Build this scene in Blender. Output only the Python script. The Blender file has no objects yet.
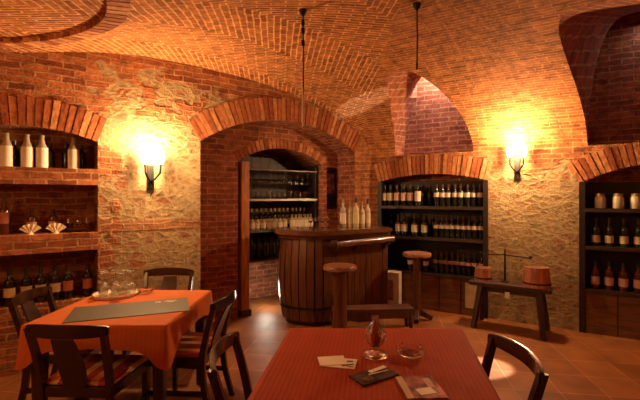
import bpy, bmesh, math, random
from mathutils import Vector, Matrix
from mathutils.geometry import delaunay_2d_cdt
random.seed(7)
PI = math.pi
S = bpy.context.scene
COL = S.collection

# ------------------------------------------------------------------ materials
def new_mat(name):
    m = bpy.data.materials.new(name); m.use_nodes = True
    nt = m.node_tree; b = nt.nodes['Principled BSDF']
    return m, nt, b
def N(nt, typ, **kw):
    n = nt.nodes.new(typ)
    for k, v in kw.items():
        if k in n.bl_rna.properties: setattr(n, k, v)
        else: n.inputs[k.replace('_', ' ')].default_value = v
    return n
def L(nt, a, b): nt.links.new(a, b)
def rgb(c): return (c[0], c[1], c[2], 1)
def ramp(nt, fac, stops):
    r = nt.nodes.new('ShaderNodeValToRGB'); L(nt, fac, r.inputs[0])
    e = r.color_ramp.elements
    e[0].position, e[0].color = stops[0][0], rgb(stops[0][1])
    e[1].position, e[1].color = stops[1][0], rgb(stops[1][1])
    for p, c in stops[2:]:
        q = e.new(p); q.color = rgb(c)
    return r.outputs[0]
def mixc(nt, fac, a, b, mode='MIX'):
    m = nt.nodes.new('ShaderNodeMix'); m.data_type = 'RGBA'; m.blend_type = mode
    for s, v in ((m.inputs[0], fac), (m.inputs[6], a), (m.inputs[7], b)):
        if isinstance(v, (int, float)): s.default_value = v
        elif isinstance(v, tuple): s.default_value = rgb(v)
        else: L(nt, v, s)
    return m.outputs[2]
def mth(nt, op, a, b=None, c=None):
    m = nt.nodes.new('ShaderNodeMath'); m.operation = op
    for i, v in enumerate((a, b, c)):
        if v is None: continue
        if isinstance(v, (int, float)): m.inputs[i].default_value = v
        else: L(nt, v, m.inputs[i])
    return m.outputs[0]
def simple(name, c, rough=.5, metal=0, var=.25, scale=9, spec=.5, coat=0, stretch=(1,1,1), bump=0):
    m, nt, b = new_mat(name)
    tc = N(nt, 'ShaderNodeTexCoord'); mp = N(nt, 'ShaderNodeMapping'); mp.inputs['Scale'].default_value = stretch
    L(nt, tc.outputs['Object'], mp.inputs[0])
    nz = N(nt, 'ShaderNodeTexNoise', Scale=scale, Detail=4.0); L(nt, mp.outputs[0], nz.inputs[0])
    lo = tuple(x*(1-var) for x in c); hi = tuple(min(1, x*(1+var)) for x in c)
    L(nt, ramp(nt, nz.outputs[0], [(.3, lo), (.7, hi)]), b.inputs['Base Color'])
    b.inputs['Roughness'].default_value = rough; b.inputs['Metallic'].default_value = metal
    b.inputs['Specular IOR Level'].default_value = spec; b.inputs['Coat Weight'].default_value = coat
    if bump:
        bp = N(nt, 'ShaderNodeBump', Strength=bump, Distance=.004); L(nt, nz.outputs[0], bp.inputs['Height']); L(nt, bp.outputs[0], b.inputs['Normal'])
    return m
def glass(name, c, rough=.05, tr=1.0):
    m, nt, b = new_mat(name)
    nz = N(nt, 'ShaderNodeTexNoise', Scale=30.0)
    L(nt, ramp(nt, nz.outputs[0], [(.3, tuple(x*.95 for x in c)), (.7, c)]), b.inputs['Base Color'])
    b.inputs['Transmission Weight'].default_value = tr; b.inputs['Roughness'].default_value = rough; b.inputs['IOR'].default_value = 1.45
    return m
def emit(name, c, s):
    m, nt, b = new_mat(name)
    b.inputs['Base Color'].default_value = rgb(c)
    b.inputs['Emission Color'].default_value = rgb(c); b.inputs['Emission Strength'].default_value = s
    return m

def brick_nodes(nt, vec, bw=.23, rh=.068, c1=(.50,.18,.07), c2=(.24,.065,.025), mort=(.46,.25,.12), seedscale=1.0, ms=.009):
    bt = N(nt, 'ShaderNodeTexBrick'); L(nt, vec, bt.inputs['Vector'])
    bt.inputs['Scale'].default_value = 1; bt.inputs['Brick Width'].default_value = bw; bt.inputs['Row Height'].default_value = rh
    bt.inputs['Mortar Size'].default_value = ms; bt.inputs['Mortar Smooth'].default_value = .35; bt.inputs['Bias'].default_value = 0
    bt.inputs['Color1'].default_value = rgb(c1); bt.inputs['Color2'].default_value = rgb(c2); bt.inputs['Mortar'].default_value = rgb(mort)
    nz = N(nt, 'ShaderNodeTexNoise', Scale=9.0, Detail=9.0, Roughness=.72); L(nt, vec, nz.inputs[0])
    col = mixc(nt, 1.0, bt.outputs['Color'], ramp(nt, nz.outputs[0], [(.30, (.35,.30,.26)), (.5, (.95,.9,.85)), (.72, (1.5,1.5,1.4))]), 'MULTIPLY')
    nf = N(nt, 'ShaderNodeTexNoise', Scale=60.0, Detail=3.0); L(nt, vec, nf.inputs[0])
    h = mth(nt, 'SUBTRACT', mth(nt, 'ADD', mth(nt, 'MULTIPLY', nf.outputs[0], .5), mth(nt, 'MULTIPLY', nz.outputs[0], 1.2)), bt.outputs['Fac'])
    return col, h
def distort(nt, vec, amt=.035, sc=8.0):
    nz = N(nt, 'ShaderNodeTexNoise', Scale=sc); L(nt, vec, nz.inputs[0])
    s = N(nt, 'ShaderNodeVectorMath', operation='SUBTRACT'); L(nt, nz.outputs[1], s.inputs[0]); s.inputs[1].default_value = (.5,.5,.5)
    k = N(nt, 'ShaderNodeVectorMath', operation='SCALE'); L(nt, s.outputs[0], k.inputs[0]); k.inputs[3].default_value = amt
    a = N(nt, 'ShaderNodeVectorMath', operation='ADD'); L(nt, vec, a.inputs[0]); L(nt, k.outputs[0], a.inputs[1])
    return a.outputs[0]
def finish(nt, b, col, h, dist=.012, strength=1.0, rough=.85):
    L(nt, col, b.inputs['Base Color'])
    bp = N(nt, 'ShaderNodeBump', Strength=strength, Distance=dist); L(nt, h, bp.inputs['Height']); L(nt, bp.outputs[0], b.inputs['Normal'])
    b.inputs['Roughness'].default_value = rough; b.inputs['Specular IOR Level'].default_value = .25
def mat_brick(name, **kw):
    m, nt, b = new_mat(name)
    uv = N(nt, 'ShaderNodeUVMap'); v = distort(nt, uv.outputs[0])
    col, h = brick_nodes(nt, v, **kw); finish(nt, b, col, h)
    return m
def stone_nodes(nt, uv):
    v = distort(nt, uv, .05, 9.0)
    mp = N(nt, 'ShaderNodeMapping'); mp.inputs['Scale'].default_value = (1,1.7,1); L(nt, v, mp.inputs[0])
    vo = N(nt, 'ShaderNodeTexVoronoi', feature='DISTANCE_TO_EDGE', Scale=8.5); L(nt, mp.outputs[0], vo.inputs[0])
    vc = N(nt, 'ShaderNodeTexVoronoi', feature='F1', Scale=8.5); L(nt, mp.outputs[0], vc.inputs[0])
    sx = N(nt, 'ShaderNodeSeparateColor'); L(nt, vc.outputs['Color'], sx.inputs[0])
    c = ramp(nt, sx.outputs[0], [(.0, (.36,.23,.11)), (.45, (.56,.38,.19)), (.8, (.44,.27,.13)), (1, (.44,.17,.075))])
    nz = N(nt, 'ShaderNodeTexNoise', Scale=22.0, Detail=9.0, Roughness=.78); L(nt, uv, nz.inputs[0])
    c = mixc(nt, 1.0, c, ramp(nt, nz.outputs[0], [(.34, (.18,.13,.09)), (.46, (.85,.8,.72)), (.68, (1.45,1.4,1.25))]), 'MULTIPLY')
    e = mth(nt, 'MINIMUM', mth(nt, 'MULTIPLY', vo.outputs['Distance'], 5), 1)
    c = mixc(nt, mth(nt, 'MULTIPLY', mth(nt, 'SUBTRACT', 1, e), .55), c, (.55,.42,.25))
    h = mth(nt, 'ADD', mth(nt, 'MULTIPLY', e, .35), mth(nt, 'MULTIPLY', nz.outputs[0], 2.0))
    return c, h
def mat_wall(name, mask):   # rubble stone with brickwork; mask(nt, u, z, noise) -> 1 where brick
    m, nt, b = new_mat(name)
    uv = N(nt, 'ShaderNodeUVMap'); sx = N(nt, 'ShaderNodeSeparateXYZ'); L(nt, uv.outputs[0], sx.inputs[0])
    v = distort(nt, distort(nt, uv.outputs[0], .03), .05, 2.5)
    bc, bh = brick_nodes(nt, v, bw=.20, rh=.060); sc, sh = stone_nodes(nt, uv.outputs[0])
    nz = N(nt, 'ShaderNodeTexNoise', Scale=3.5, Detail=3.0); L(nt, uv.outputs[0], nz.inputs[0])
    k = mask(nt, sx.outputs[0], sx.outputs[1], nz.outputs[0])
    hm = nt.nodes.new('ShaderNodeMix'); L(nt, k, hm.inputs[0]); L(nt, sh, hm.inputs[2]); L(nt, bh, hm.inputs[3])
    finish(nt, b, mixc(nt, k, sc, bc), hm.outputs[0], dist=.03)
    return m
def step(nt, x, edge, w):   # smooth 0..1 rising through edge
    mr = N(nt, 'ShaderNodeMapRange'); mr.interpolation_type = 'SMOOTHSTEP'
    L(nt, x, mr.inputs[0]); mr.inputs[1].default_value = edge-w; mr.inputs[2].default_value = edge+w
    return mr.outputs[0]
def mask_left(nt, u, z, n):
    nn = mth(nt, 'MULTIPLY', mth(nt, 'SUBTRACT', n, .5), .9)
    a = step(nt, mth(nt, 'ADD', u, nn), 3.42, .05)              # around the shelf niche
    c = mth(nt, 'SUBTRACT', 1, step(nt, mth(nt, 'ADD', u, nn), .5, .05))
    t = step(nt, n, .53, .03)
    t = mth(nt, 'MULTIPLY', t, step(nt, z, 2.3, .06))            # patches of brick above the stone
    q = step(nt, mth(nt, 'ADD', z, nn), 2.72, .05)
    band = mth(nt, 'MULTIPLY', step(nt, z, 1.18, .02), mth(nt, 'SUBTRACT', 1, step(nt, z, 1.3, .02)))
    band = mth(nt, 'MULTIPLY', band, .75)
    r = mth(nt, 'MAXIMUM', mth(nt, 'MAXIMUM', a, c), mth(nt, 'MAXIMUM', mth(nt, 'MAXIMUM', t, q), band))
    return r
def mask_right(nt, u, z, n):
    nn = mth(nt, 'MULTIPLY', mth(nt, 'SUBTRACT', n, .5), .5)
    q = step(nt, mth(nt, 'ADD', z, nn), 1.86, .04)
    c = mth(nt, 'SUBTRACT', 1, step(nt, u, .3, .05))
    return mth(nt, 'MAXIMUM', q, c)
def mat_vault():
    m, nt, b = new_mat('vault_brick')
    uv = N(nt, 'ShaderNodeUVMap'); sx = N(nt, 'ShaderNodeSeparateXYZ'); L(nt, uv.outputs[0], sx.inputs[0])
    u, w = sx.outputs[0], sx.outputs[1]
    # herringbone: courses run diagonally and turn back every 1.1 m
    pp = mth(nt, 'PINGPONG', mth(nt, 'ADD', u, mth(nt, 'MULTIPLY', w, .25)), .62)
    cb = N(nt, 'ShaderNodeCombineXYZ')
    L(nt, mth(nt, 'MULTIPLY', mth(nt, 'SUBTRACT', w, pp), .85), cb.inputs[0]); L(nt, mth(nt, 'MULTIPLY', mth(nt, 'ADD', w, pp), .85), cb.inputs[1])
    c1, h1 = brick_nodes(nt, distort(nt, cb.outputs[0], .02), bw=.22, rh=.058, c1=(.62,.215,.065), c2=(.36,.105,.03), mort=(.88,.48,.21))
    c2, h2 = brick_nodes(nt, distort(nt, uv.outputs[0], .04, 3.0), bw=.20, rh=.046, c1=(.60,.215,.068), c2=(.33,.10,.032), mort=(.66,.34,.14), ms=.006)
    k = mth(nt, 'SUBTRACT', 1, step(nt, mth(nt, 'SUBTRACT', u, mth(nt, 'MULTIPLY', w, .55)), -.25, .05))
    hm = nt.nodes.new('ShaderNodeMix'); L(nt, k, hm.inputs[0]); L(nt, h2, hm.inputs[2]); L(nt, h1, hm.inputs[3])
    finish(nt, b, mixc(nt, k, c2, c1), hm.outputs[0], dist=.02)
    return m
def mat_floor():
    m, nt, b = new_mat('terracotta_tiles')
    tc = N(nt, 'ShaderNodeTexCoord'); mp = N(nt, 'ShaderNodeMapping'); mp.inputs['Rotation'].default_value = (0,0,math.radians(9.2))
    L(nt, tc.outputs['Object'], mp.inputs[0])
    bt = N(nt, 'ShaderNodeTexBrick', offset=0.0); L(nt, mp.outputs[0], bt.inputs['Vector'])
    for k, v in (('Scale', 1), ('Brick Width', .34), ('Row Height', .34), ('Mortar Size', .006), ('Mortar Smooth', .3)): bt.inputs[k].default_value = v
    bt.inputs['Color1'].default_value = rgb((.29,.105,.032)); bt.inputs['Color2'].default_value = rgb((.21,.07,.02)); bt.inputs['Mortar'].default_value = rgb((.36,.17,.07))
    nz = N(nt, 'ShaderNodeTexNoise', Scale=4.0, Detail=6.0); L(nt, mp.outputs[0], nz.inputs[0])
    col = mixc(nt, .7, bt.outputs['Color'], ramp(nt, nz.outputs[0], [(.3, (.6,.55,.5)), (.7, (1.3,1.25,1.2))]), 'MULTIPLY')
    finish(nt, b, col, mth(nt, 'MULTIPLY', bt.outputs['Fac'], -1), dist=.004, rough=.46)
    b.inputs['Specular IOR Level'].default_value = .25
    return m
def mat_wood(name, c, rough=.4, scale=1.0, axis=2, coat=.15):
    m, nt, b = new_mat(name)
    tc = N(nt, 'ShaderNodeTexCoord'); mp = N(nt, 'ShaderNodeMapping')
    sc = [14, 14, 14]; sc[axis] = 1.6; mp.inputs['Scale'].default_value = tuple(x*scale for x in sc)
    L(nt, tc.outputs['Object'], mp.inputs[0])
    nz = N(nt, 'ShaderNodeTexNoise', Scale=1.5, Detail=6.0, Distortion=1.2); L(nt, mp.outputs[0], nz.inputs[0])
    L(nt, ramp(nt, nz.outputs[0], [(.3, tuple(x*.5 for x in c)), (.5, c), (.75, tuple(min(1, x*1.5) for x in c))]), b.inputs['Base Color'])
    bp = N(nt, 'ShaderNodeBump', Strength=.4, Distance=.003); L(nt, nz.outputs[0], bp.inputs['Height']); L(nt, bp.outputs[0], b.inputs['Normal'])
    b.inputs['Roughness'].default_value = rough; b.inputs['Coat Weight'].default_value = coat; b.inputs['Coat Roughness'].default_value = .25
    return m
def mat_cloth(name, c, c2, per):
    m, nt, b = new_mat(name)
    tc = N(nt, 'ShaderNodeTexCoord'); sx = N(nt, 'ShaderNodeSeparateXYZ'); L(nt, tc.outputs['Object'], sx.inputs[0])
    w = mth(nt, 'SINE', mth(nt, 'MULTIPLY', mth(nt, 'ADD', sx.outputs[0], mth(nt, 'MULTIPLY', sx.outputs[1], -.12)), 2*PI/per))
    k = step(nt, w, .2, .5)
    nz = N(nt, 'ShaderNodeTexNoise', Scale=5.0, Detail=3.0); L(nt, tc.outputs['Object'], nz.inputs[0])
    col = mixc(nt, k, c, c2)
    col = mixc(nt, .4, col, ramp(nt, nz.outputs[0], [(.3, (.8,.8,.8)), (.7, (1.1,1.1,1.1))]), 'MULTIPLY')
    L(nt, col, b.inputs['Base Color']); b.inputs['Roughness'].default_value = .75; b.inputs['Specular IOR Level'].default_value = .15
    bp = N(nt, 'ShaderNodeBump', Strength=.3, Distance=.002); L(nt, k, bp.inputs['Height']); L(nt, bp.outputs[0], b.inputs['Normal'])
    return m
def mat_stripes(name, cols, per):
    m, nt, b = new_mat(name)
    tc = N(nt, 'ShaderNodeTexCoord'); sx = N(nt, 'ShaderNodeSeparateXYZ'); L(nt, tc.outputs['Object'], sx.inputs[0])
    f = mth(nt, 'FRACT', mth(nt, 'MULTIPLY', mth(nt, 'ADD', sx.outputs[0], 3), 1/per))
    r = ramp(nt, f, [(0, cols[0]), (.35, cols[1]), (.55, cols[2]), (.8, cols[1])])
    r.node.color_ramp.interpolation = 'CONSTANT'
    L(nt, r, b.inputs['Base Color']); b.inputs['Roughness'].default_value = .7
    return m

BRICK = mat_brick('red_brick')
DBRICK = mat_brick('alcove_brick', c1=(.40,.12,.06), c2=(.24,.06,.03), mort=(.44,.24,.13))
STONE_L = mat_wall('stone_and_brick_left', mask_left)
STONE_R = mat_wall('stone_and_brick_right', mask_right)
VAULT = mat_vault(); FLOOR = mat_floor()
def mat_vous():
    m, nt, b = new_mat('arch_brick')
    g = N(nt, 'ShaderNodeAttribute', attribute_name='tone')
    tc = N(nt, 'ShaderNodeTexCoord'); nz = N(nt, 'ShaderNodeTexNoise', Scale=22.0, Detail=6.0); L(nt, tc.outputs['Object'], nz.inputs[0])
    c = ramp(nt, g.outputs['Fac'], [(0, (.26,.07,.025)), (.5, (.44,.15,.06)), (1, (.60,.28,.12))])
    c = mixc(nt, .8, c, ramp(nt, nz.outputs[0], [(.3, (.6,.55,.5)), (.7, (1.25,1.2,1.15))]), 'MULTIPLY')
    finish(nt, b, c, nz.outputs[0], dist=.012)
    return m
VOUS = mat_vous()
MORTAR = simple('lime_mortar', (.5,.32,.17), .9, bump=.6, scale=25)
WOODD = mat_wood('dark_wood', (.05,.02,.012), .35)
WOODC = mat_wood('chair_wood', (.028,.010,.006), .25, coat=.4)
WOODB = mat_wood('barrel_wood', (.10,.030,.011), .34)
WOODT = mat_wood('counter_wood', (.12,.045,.02), .16, axis=0, coat=.5)
WOODM = mat_wood('panel_wood', (.15,.06,.025), .5, axis=0)
WOODR = mat_wood('rack_wood', (.018,.009,.006), .5, axis=0, coat=0)
WOODE = mat_wood('edge_wood', (.05,.022,.012), .5, axis=0, coat=0)
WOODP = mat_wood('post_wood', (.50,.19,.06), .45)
WOODS = mat_wood('stool_wood', (.24,.09,.035), .4, axis=0)
IRON = simple('wrought_iron', (.03,.025,.022), .5, .8)
STEEL = simple('steel', (.65,.62,.58), .25, 1.0, var=.08)
COPPER = mat_wood('stave_copper', (.42,.15,.07), .4, coat=.2)
CARD = simple('cardboard', (.50,.32,.18), .8, var=.15)
CARD2 = simple('pale_card', (.6,.44,.28), .8, var=.12)
PAPER = simple('paper_white', (.85,.76,.62), .5, var=.06)
PHOTO = simple('booklet_print', (.30,.12,.10), .22, var=.9, scale=18)
PRINTD = simple('dark_print', (.045,.04,.045), .2, var=.8, scale=12)
INK = simple('ink', (.06,.05,.05), .5)
MAT_ = simple('placemat_grey', (.085,.062,.036), .6, var=.15, scale=60)
CREAM = simple('cream', (.75,.62,.42), .6, var=.1)
ROPE = simple('rope', (.09,.05,.03), .9)
G_CLEAR = glass('clear_glass', (.97,.97,.95))
G_MILK = glass('cloudy_glass', (.97,.93,.85), .08, .86)
G_DARK = simple('dark_bottle_glass', (.014,.016,.010), .1, var=.3, spec=.7)
G_GREEN = simple('green_bottle_glass', (.02,.03,.012), .1, var=.3, spec=.7)
G_RED = simple('rose_bottle_glass', (.12,.025,.015), .12, var=.3, spec=.7)
G_PALE = simple('pale_liqueur', (.50,.40,.26), .15, var=.25, spec=.7)
G_GRAPPA = simple('frosted_bottle', (.36,.28,.2), .25, var=.2, spec=.6)
LAB_W = simple('label_white', (.72,.63,.5), .6, var=.12)
LAB_Y = simple('label_cream', (.62,.5,.28), .6, var=.12)
LAB_P = simple('label_pink', (.6,.36,.28), .6, var=.15)
LAB_R = simple('label_red', (.5,.16,.10), .6, var=.15)
CAP_R = simple('capsule_red', (.07,.015,.01), .35)
CAP_K = simple('capsule_black', (.03,.025,.02), .35)
CAP_G = simple('capsule_gold', (.5,.34,.12), .3, .7)
RED_OIL = simple('red_wax', (.42,.035,.015), .3, var=.1)
CUSH = mat_stripes('striped_fabric', [(.34,.05,.02), (.80,.50,.22), (.45,.08,.03)], .24)
CLOTH_N = mat_cloth('rust_striped_cloth', (.38,.052,.010), (.325,.042,.008), .022)
CLOTH_L = mat_cloth('orange_cloth', (.58,.145,.03), (.55,.132,.028), .03)
PLASTER = simple('whitewash', (.6,.5,.4), .9, bump=.3)
LAMPG = emit('lamp_glow', (1.0,.74,.42), 40)

# ------------------------------------------------------------------ mesh helpers
def link(o, parent=None):
    COL.objects.link(o)
    if parent: o.parent = parent
    return o
def obj(name, bm, mat, parent=None, smooth=False):
    me = bpy.data.meshes.new(name); bmesh.ops.recalc_face_normals(bm, faces=bm.faces[:]) if smooth != 'keep' else None
    bm.to_mesh(me); bm.free()
    if mat: me.materials.append(mat)
    if smooth is True:
        for p in me.polygons: p.use_smooth = True
        try: me.set_sharp_from_angle(angle=math.radians(38))
        except Exception: pass
    return link(bpy.data.objects.new(name, me), parent)
def tag(o, label=None, cat=None, group=None, kind=None):
    if label: o['label'] = label
    if cat: o['category'] = cat
    if group: o['group'] = group
    if kind: o['kind'] = kind
    return o
def thing(name, label, cat, loc=(0,0,0), rz=0, group=None):
    o = bpy.data.objects.new(name, None); COL.objects.link(o); o.empty_display_size = .1
    o.location = loc; o.rotation_euler = (0,0,rz)
    return tag(o, label, cat, group)
def dup(root, loc, rz=0, label=None, group=None):
    r = root.copy(); COL.objects.link(r); r.location = loc; r.rotation_euler = (0,0,rz)
    if label: r['label'] = label
    if group: r['group'] = group
    for ch in list(root.children):
        c = ch.copy(); COL.objects.link(c); c.parent = r
        for g in list(ch.children):
            d = g.copy(); COL.objects.link(d); d.parent = c
    return r
def box(bm, c, s, rz=0, bev=0, M=None):
    r = bmesh.ops.create_cube(bm, size=1)
    vs = r['verts']
    for v in vs: v.co = Vector((v.co.x*s[0], v.co.y*s[1], v.co.z*s[2]))
    if bev:
        es = list({e for v in vs for e in v.link_edges})
        rr = bmesh.ops.bevel(bm, geom=es, offset=bev, segments=2, affect='EDGES', profile=.5)
        vs = list({v for f in rr['faces'] for v in f.verts} | {v for v in vs if v.is_valid})
    T = Matrix.Translation(c) @ Matrix.Rotation(rz, 4, 'Z')
    if M is not None: T = M @ T
    for v in vs: v.co = T @ v.co
    return vs
def beam(bm, p, q, w, h, up=(0,0,1), w2=None, h2=None, bev=0):
    """tapered rectangular bar from p to q"""
    p, q = Vector(p), Vector(q); d = (q-p).normalized(); u = Vector(up)
    s = d.cross(u)
    if s.length < 1e-4: s = d.cross(Vector((0,1,0)))
    s.normalize(); u = s.cross(d).normalized()
    w2 = w2 or w; h2 = h2 or h
    a = [bm.verts.new(p+s*i*w/2+u*j*h/2) for i, j in ((-1,-1),(1,-1),(1,1),(-1,1))]
    b = [bm.verts.new(q+s*i*w2/2+u*j*h2/2) for i, j in ((-1,-1),(1,-1),(1,1),(-1,1))]
    fs = [bm.faces.new(a[::-1]), bm.faces.new(b)]
    for i in range(4): fs.append(bm.faces.new((a[i], a[(i+1)%4], b[(i+1)%4], b[i])))
    if bev:
        es = list({e for f in fs for e in f.edges}); bmesh.ops.bevel(bm, geom=es, offset=bev, segments=2, affect='EDGES', profile=.5)
def lathe(bm, prof, seg=16, c=(0,0,0), M=None, sx=1):
    rings = []
    for r, z in prof:
        if r < 1e-5:
            v = bm.verts.new((c[0], c[1], c[2]+z)); rings.append([v])
        else:
            rings.append([bm.verts.new((c[0]+r*math.cos(2*PI*i/seg)*sx, c[1]+r*math.sin(2*PI*i/seg), c[2]+z)) for i in range(seg)])
    for a, b in zip(rings, rings[1:]):
        if len(a) == 1 and len(b) == 1: continue
        for i in range(seg):
            j = (i+1) % seg
            if len(a) == 1: bm.faces.new((a[0], b[j], b[i]))
            elif len(b) == 1: bm.faces.new((a[i], a[j], b[0]))
            else: bm.faces.new((a[i], a[j], b[j], b[i]))
    if M is not None:
        for rg in rings:
            for v in rg: v.co = M @ v.co
def tube(bm, pts, r, seg=8, r2=None):
    pts = [Vector(p) for p in pts]; n = len(pts); rings = []
    nrm = None
    for i, p in enumerate(pts):
        t = (pts[min(i+1, n-1)]-pts[max(i-1, 0)]).normalized()
        if nrm is None:
            nrm = t.orthogonal().normalized()
        nrm = (nrm - t*nrm.dot(t)).normalized(); bn = t.cross(nrm)
        rr = r if r2 is None else r+(r2-r)*i/(n-1)
        if isinstance(r, (list, tuple)): rr = r[i]
        rings.append([bm.verts.new(p+nrm*rr*math.cos(2*PI*k/seg)+bn*rr*math.sin(2*PI*k/seg)) for k in range(seg)])
    for a, b in zip(rings, rings[1:]):
        for k in range(seg): bm.faces.new((a[k], a[(k+1)%seg], b[(k+1)%seg], b[k]))
    bm.faces.new(rings[0][::-1]); bm.faces.new(rings[-1])
def B(): return bmesh.new()

# ------------------------------------------------------------------ the room's frame
K = Vector((.74, 5.85, 0))                       # inner corner
DL = Vector((-.8137, -.5812, 0)); NL = Vector((.5812, -.8137, 0))     # left wall, inward normal
DR = Vector((.8627, -.5059, 0));  NR = Vector((-.5059, -.8627, 0))    # right wall
def PL(t, z, out=0): return K + DL*t + NL*out + Vector((0,0,z))
def PR(t, z, out=0): return K + DR*t + NR*out + Vector((0,0,z))
AL = math.atan2(DL.y, DL.x)+PI                   # rotation whose +X runs rightwards along the left wall, -Y into the room
AR = math.atan2(DR.y, DR.x)                      # same for the right wall
SPR = 2.1; W = 6.4; AEND = 4.7
def PV(a, z, w):
    """vault coordinates: the second window vault runs obliquely into the room"""
    S_ = .30*min(1, max(0, (a-1.5)/1.1))*min(1, max(0, (AEND-a)/.6))
    return PR(a-S_*max(0, w)*max(0, 1-max(0, w-2)/3), z, w)
def barrel(w):
    if w <= 2.6: return SPR + .86*math.sqrt(max(0, 1-((w-2.6)/2.6)**2))
    if w <= 3.7: return 2.96-.14*(w-2.6)**2
    return 2.79-.12*(w-3.7)
def groin(z):                                    # w at which barrel reaches z
    k = min(1, max(0, (z-SPR)/.86)); return 2.6*(1-math.sqrt(1-k*k))
LUN = [(.90, .52, .76, 2.2), (3.36, .72, .83, 8)]        # centre, half width, rise of the two window vaults
def arcpts(c, h, spring, rise, n=20):
    """segmental arch from c-h to c+h"""
    R = (h*h+rise*rise)/(2*rise); a = math.asin(min(1, h/R)) if rise < h else PI-math.asin(h/R)
    return [(c+R*math.sin(-a+2*a*i/n), spring+rise-R+R*math.cos(-a+2*a*i/n)) for i in range(n+1)]
def opening(c, h, z0, spring, rise, n=20):
    return [(c-h, z0)]+arcpts(c, h, spring, rise, n)+[(c+h, z0)]

def wall_mesh(name, P, outer, holes, depths, mat, backs=True):
    """front face with holes; every hole gets its jambs and, for niches, a back"""
    bm = B(); uvl = bm.loops.layers.uv.new('UVMap')
    pts = []; edges = []; 
    def loop(l):
        s = len(pts); pts.extend(Vector(p) for p in l); k = len(l)
        edges.extend((s+i, s+(i+1) % k) for i in range(k))
    loop(outer)
    for h in holes: loop(h)
    vs, es, fs, *_ = delaunay_2d_cdt(pts, edges, [], 0, 1e-6)
    def inside(p, l):
        r = False; k = len(l)
        for i in range(k):
            a, b = l[i], l[(i+1) % k]
            if (a[1] > p[1]) != (b[1] > p[1]) and p[0] < (b[0]-a[0])*(p[1]-a[1])/(b[1]-a[1])+a[0]: r = not r
        return r
    bv = [bm.verts.new(P(v[0], v[1], 0)) for v in vs]
    def addf(verts, uvs):
        try: f = bm.faces.new(verts)
        except ValueError: return
        for lp, uv in zip(f.loops, uvs): lp[uvl].uv = uv
    for f in fs:
        c = sum((vs[i] for i in f), Vector((0,0)))/len(f)
        if inside(c, outer) and not any(inside(c, h) for h in holes):
            addf([bv[i] for i in f], [vs[i] for i in f])
    for h, d in zip(holes, depths):
        if not d: continue
        k = len(h); s = 0
        for i in range(k):
            a, b = h[i], h[(i+1) % k]; l = math.hypot(b[0]-a[0], b[1]-a[1])
            q = [bm.verts.new(P(a[0], a[1], 0)), bm.verts.new(P(b[0], b[1], 0)), bm.verts.new(P(b[0], b[1], -abs(d))), bm.verts.new(P(a[0], a[1], -abs(d)))]
            addf(q, [(0, s), (0, s+l), (abs(d), s+l), (abs(d), s)]); s += l
        if d > 0:
            addf([bm.verts.new(P(a[0], a[1], -d)) for a in h], [(a[0]+.13, a[1]+.04) for a in h])
    o = obj(name, bm, mat); return tag(o, kind='structure')

# ---- left wall: arched bar alcove and arched shelf niche
ALC = (1.41, 1.11, 2.15, .34)
tmax = W/.913
top = [(t, barrel(.913*t)+.01) for t in [tmax*i/60 for i in range(61)]]
outerL = [(tmax, 0)] + top[::-1] + [(0, 0)]
NICHE = (4.06, .55)
holeA = opening(ALC[0], ALC[1], 0.0, ALC[2], ALC[3])
holeN = opening(NICHE[0], NICHE[1], .58, 2.06, .10)
outerL = [(tmax, 0)] + top[::-1] + [(0, 0), (ALC[0]-ALC[1], 0)] 
# the alcove reaches the floor: cut it from the outline
outerL = [(tmax, 0)] + top[::-1] + [(0, 0)] + holeA[0:1] + holeA[1:-1] + holeA[-1:]
wl = wall_mesh('wall_left', PL, outerL, [holeN], [.32], STONE_L)
def strip(name, P, path, d0, d1, mat):           # jamb surface of an opening
    bm = B(); uvl = bm.loops.layers.uv.new('UVMap'); s = 0
    for a, b in zip(path, path[1:]):
        l = math.hypot(b[0]-a[0], b[1]-a[1])
        f = bm.faces.new([bm.verts.new(P(a[0], a[1], d0)), bm.verts.new(P(b[0], b[1], d0)), bm.verts.new(P(b[0], b[1], d1)), bm.verts.new(P(a[0], a[1], d1))])
        for lp, uv in zip(f.loops, [(d0, s), (d0, s+l), (d1, s+l), (d1, s)]): lp[uvl].uv = uv
        s += l
    return tag(obj(name, bm, mat), kind='structure')
strip('trim_1', PL, holeA, 0, -.401, DBRICK)
# inner alcove wall with its own arch and the small picture niche
PL2 = lambda t, z, out=0: PL(t, z, out-.4)
IA = (1.235, .665, 1.99, .2)
holeI = opening(IA[0], IA[1], 0, IA[2], IA[3])
holeP = [(.24, 1.34), (.24, 1.95), (.5, 1.95), (.5, 1.34)]
outerI = [(2.6, 0), (2.6, 2.56), (.25, 2.56), (.25, 0)] + holeI
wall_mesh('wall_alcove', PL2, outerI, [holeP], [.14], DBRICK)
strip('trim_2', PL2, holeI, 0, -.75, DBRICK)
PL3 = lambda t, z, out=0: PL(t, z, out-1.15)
wall_mesh('wall_alcove_back', PL3, [(1.95, 0), (1.95, 2.3), (.5, 2.3), (.5, 0)], [], [], DBRICK)

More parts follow.
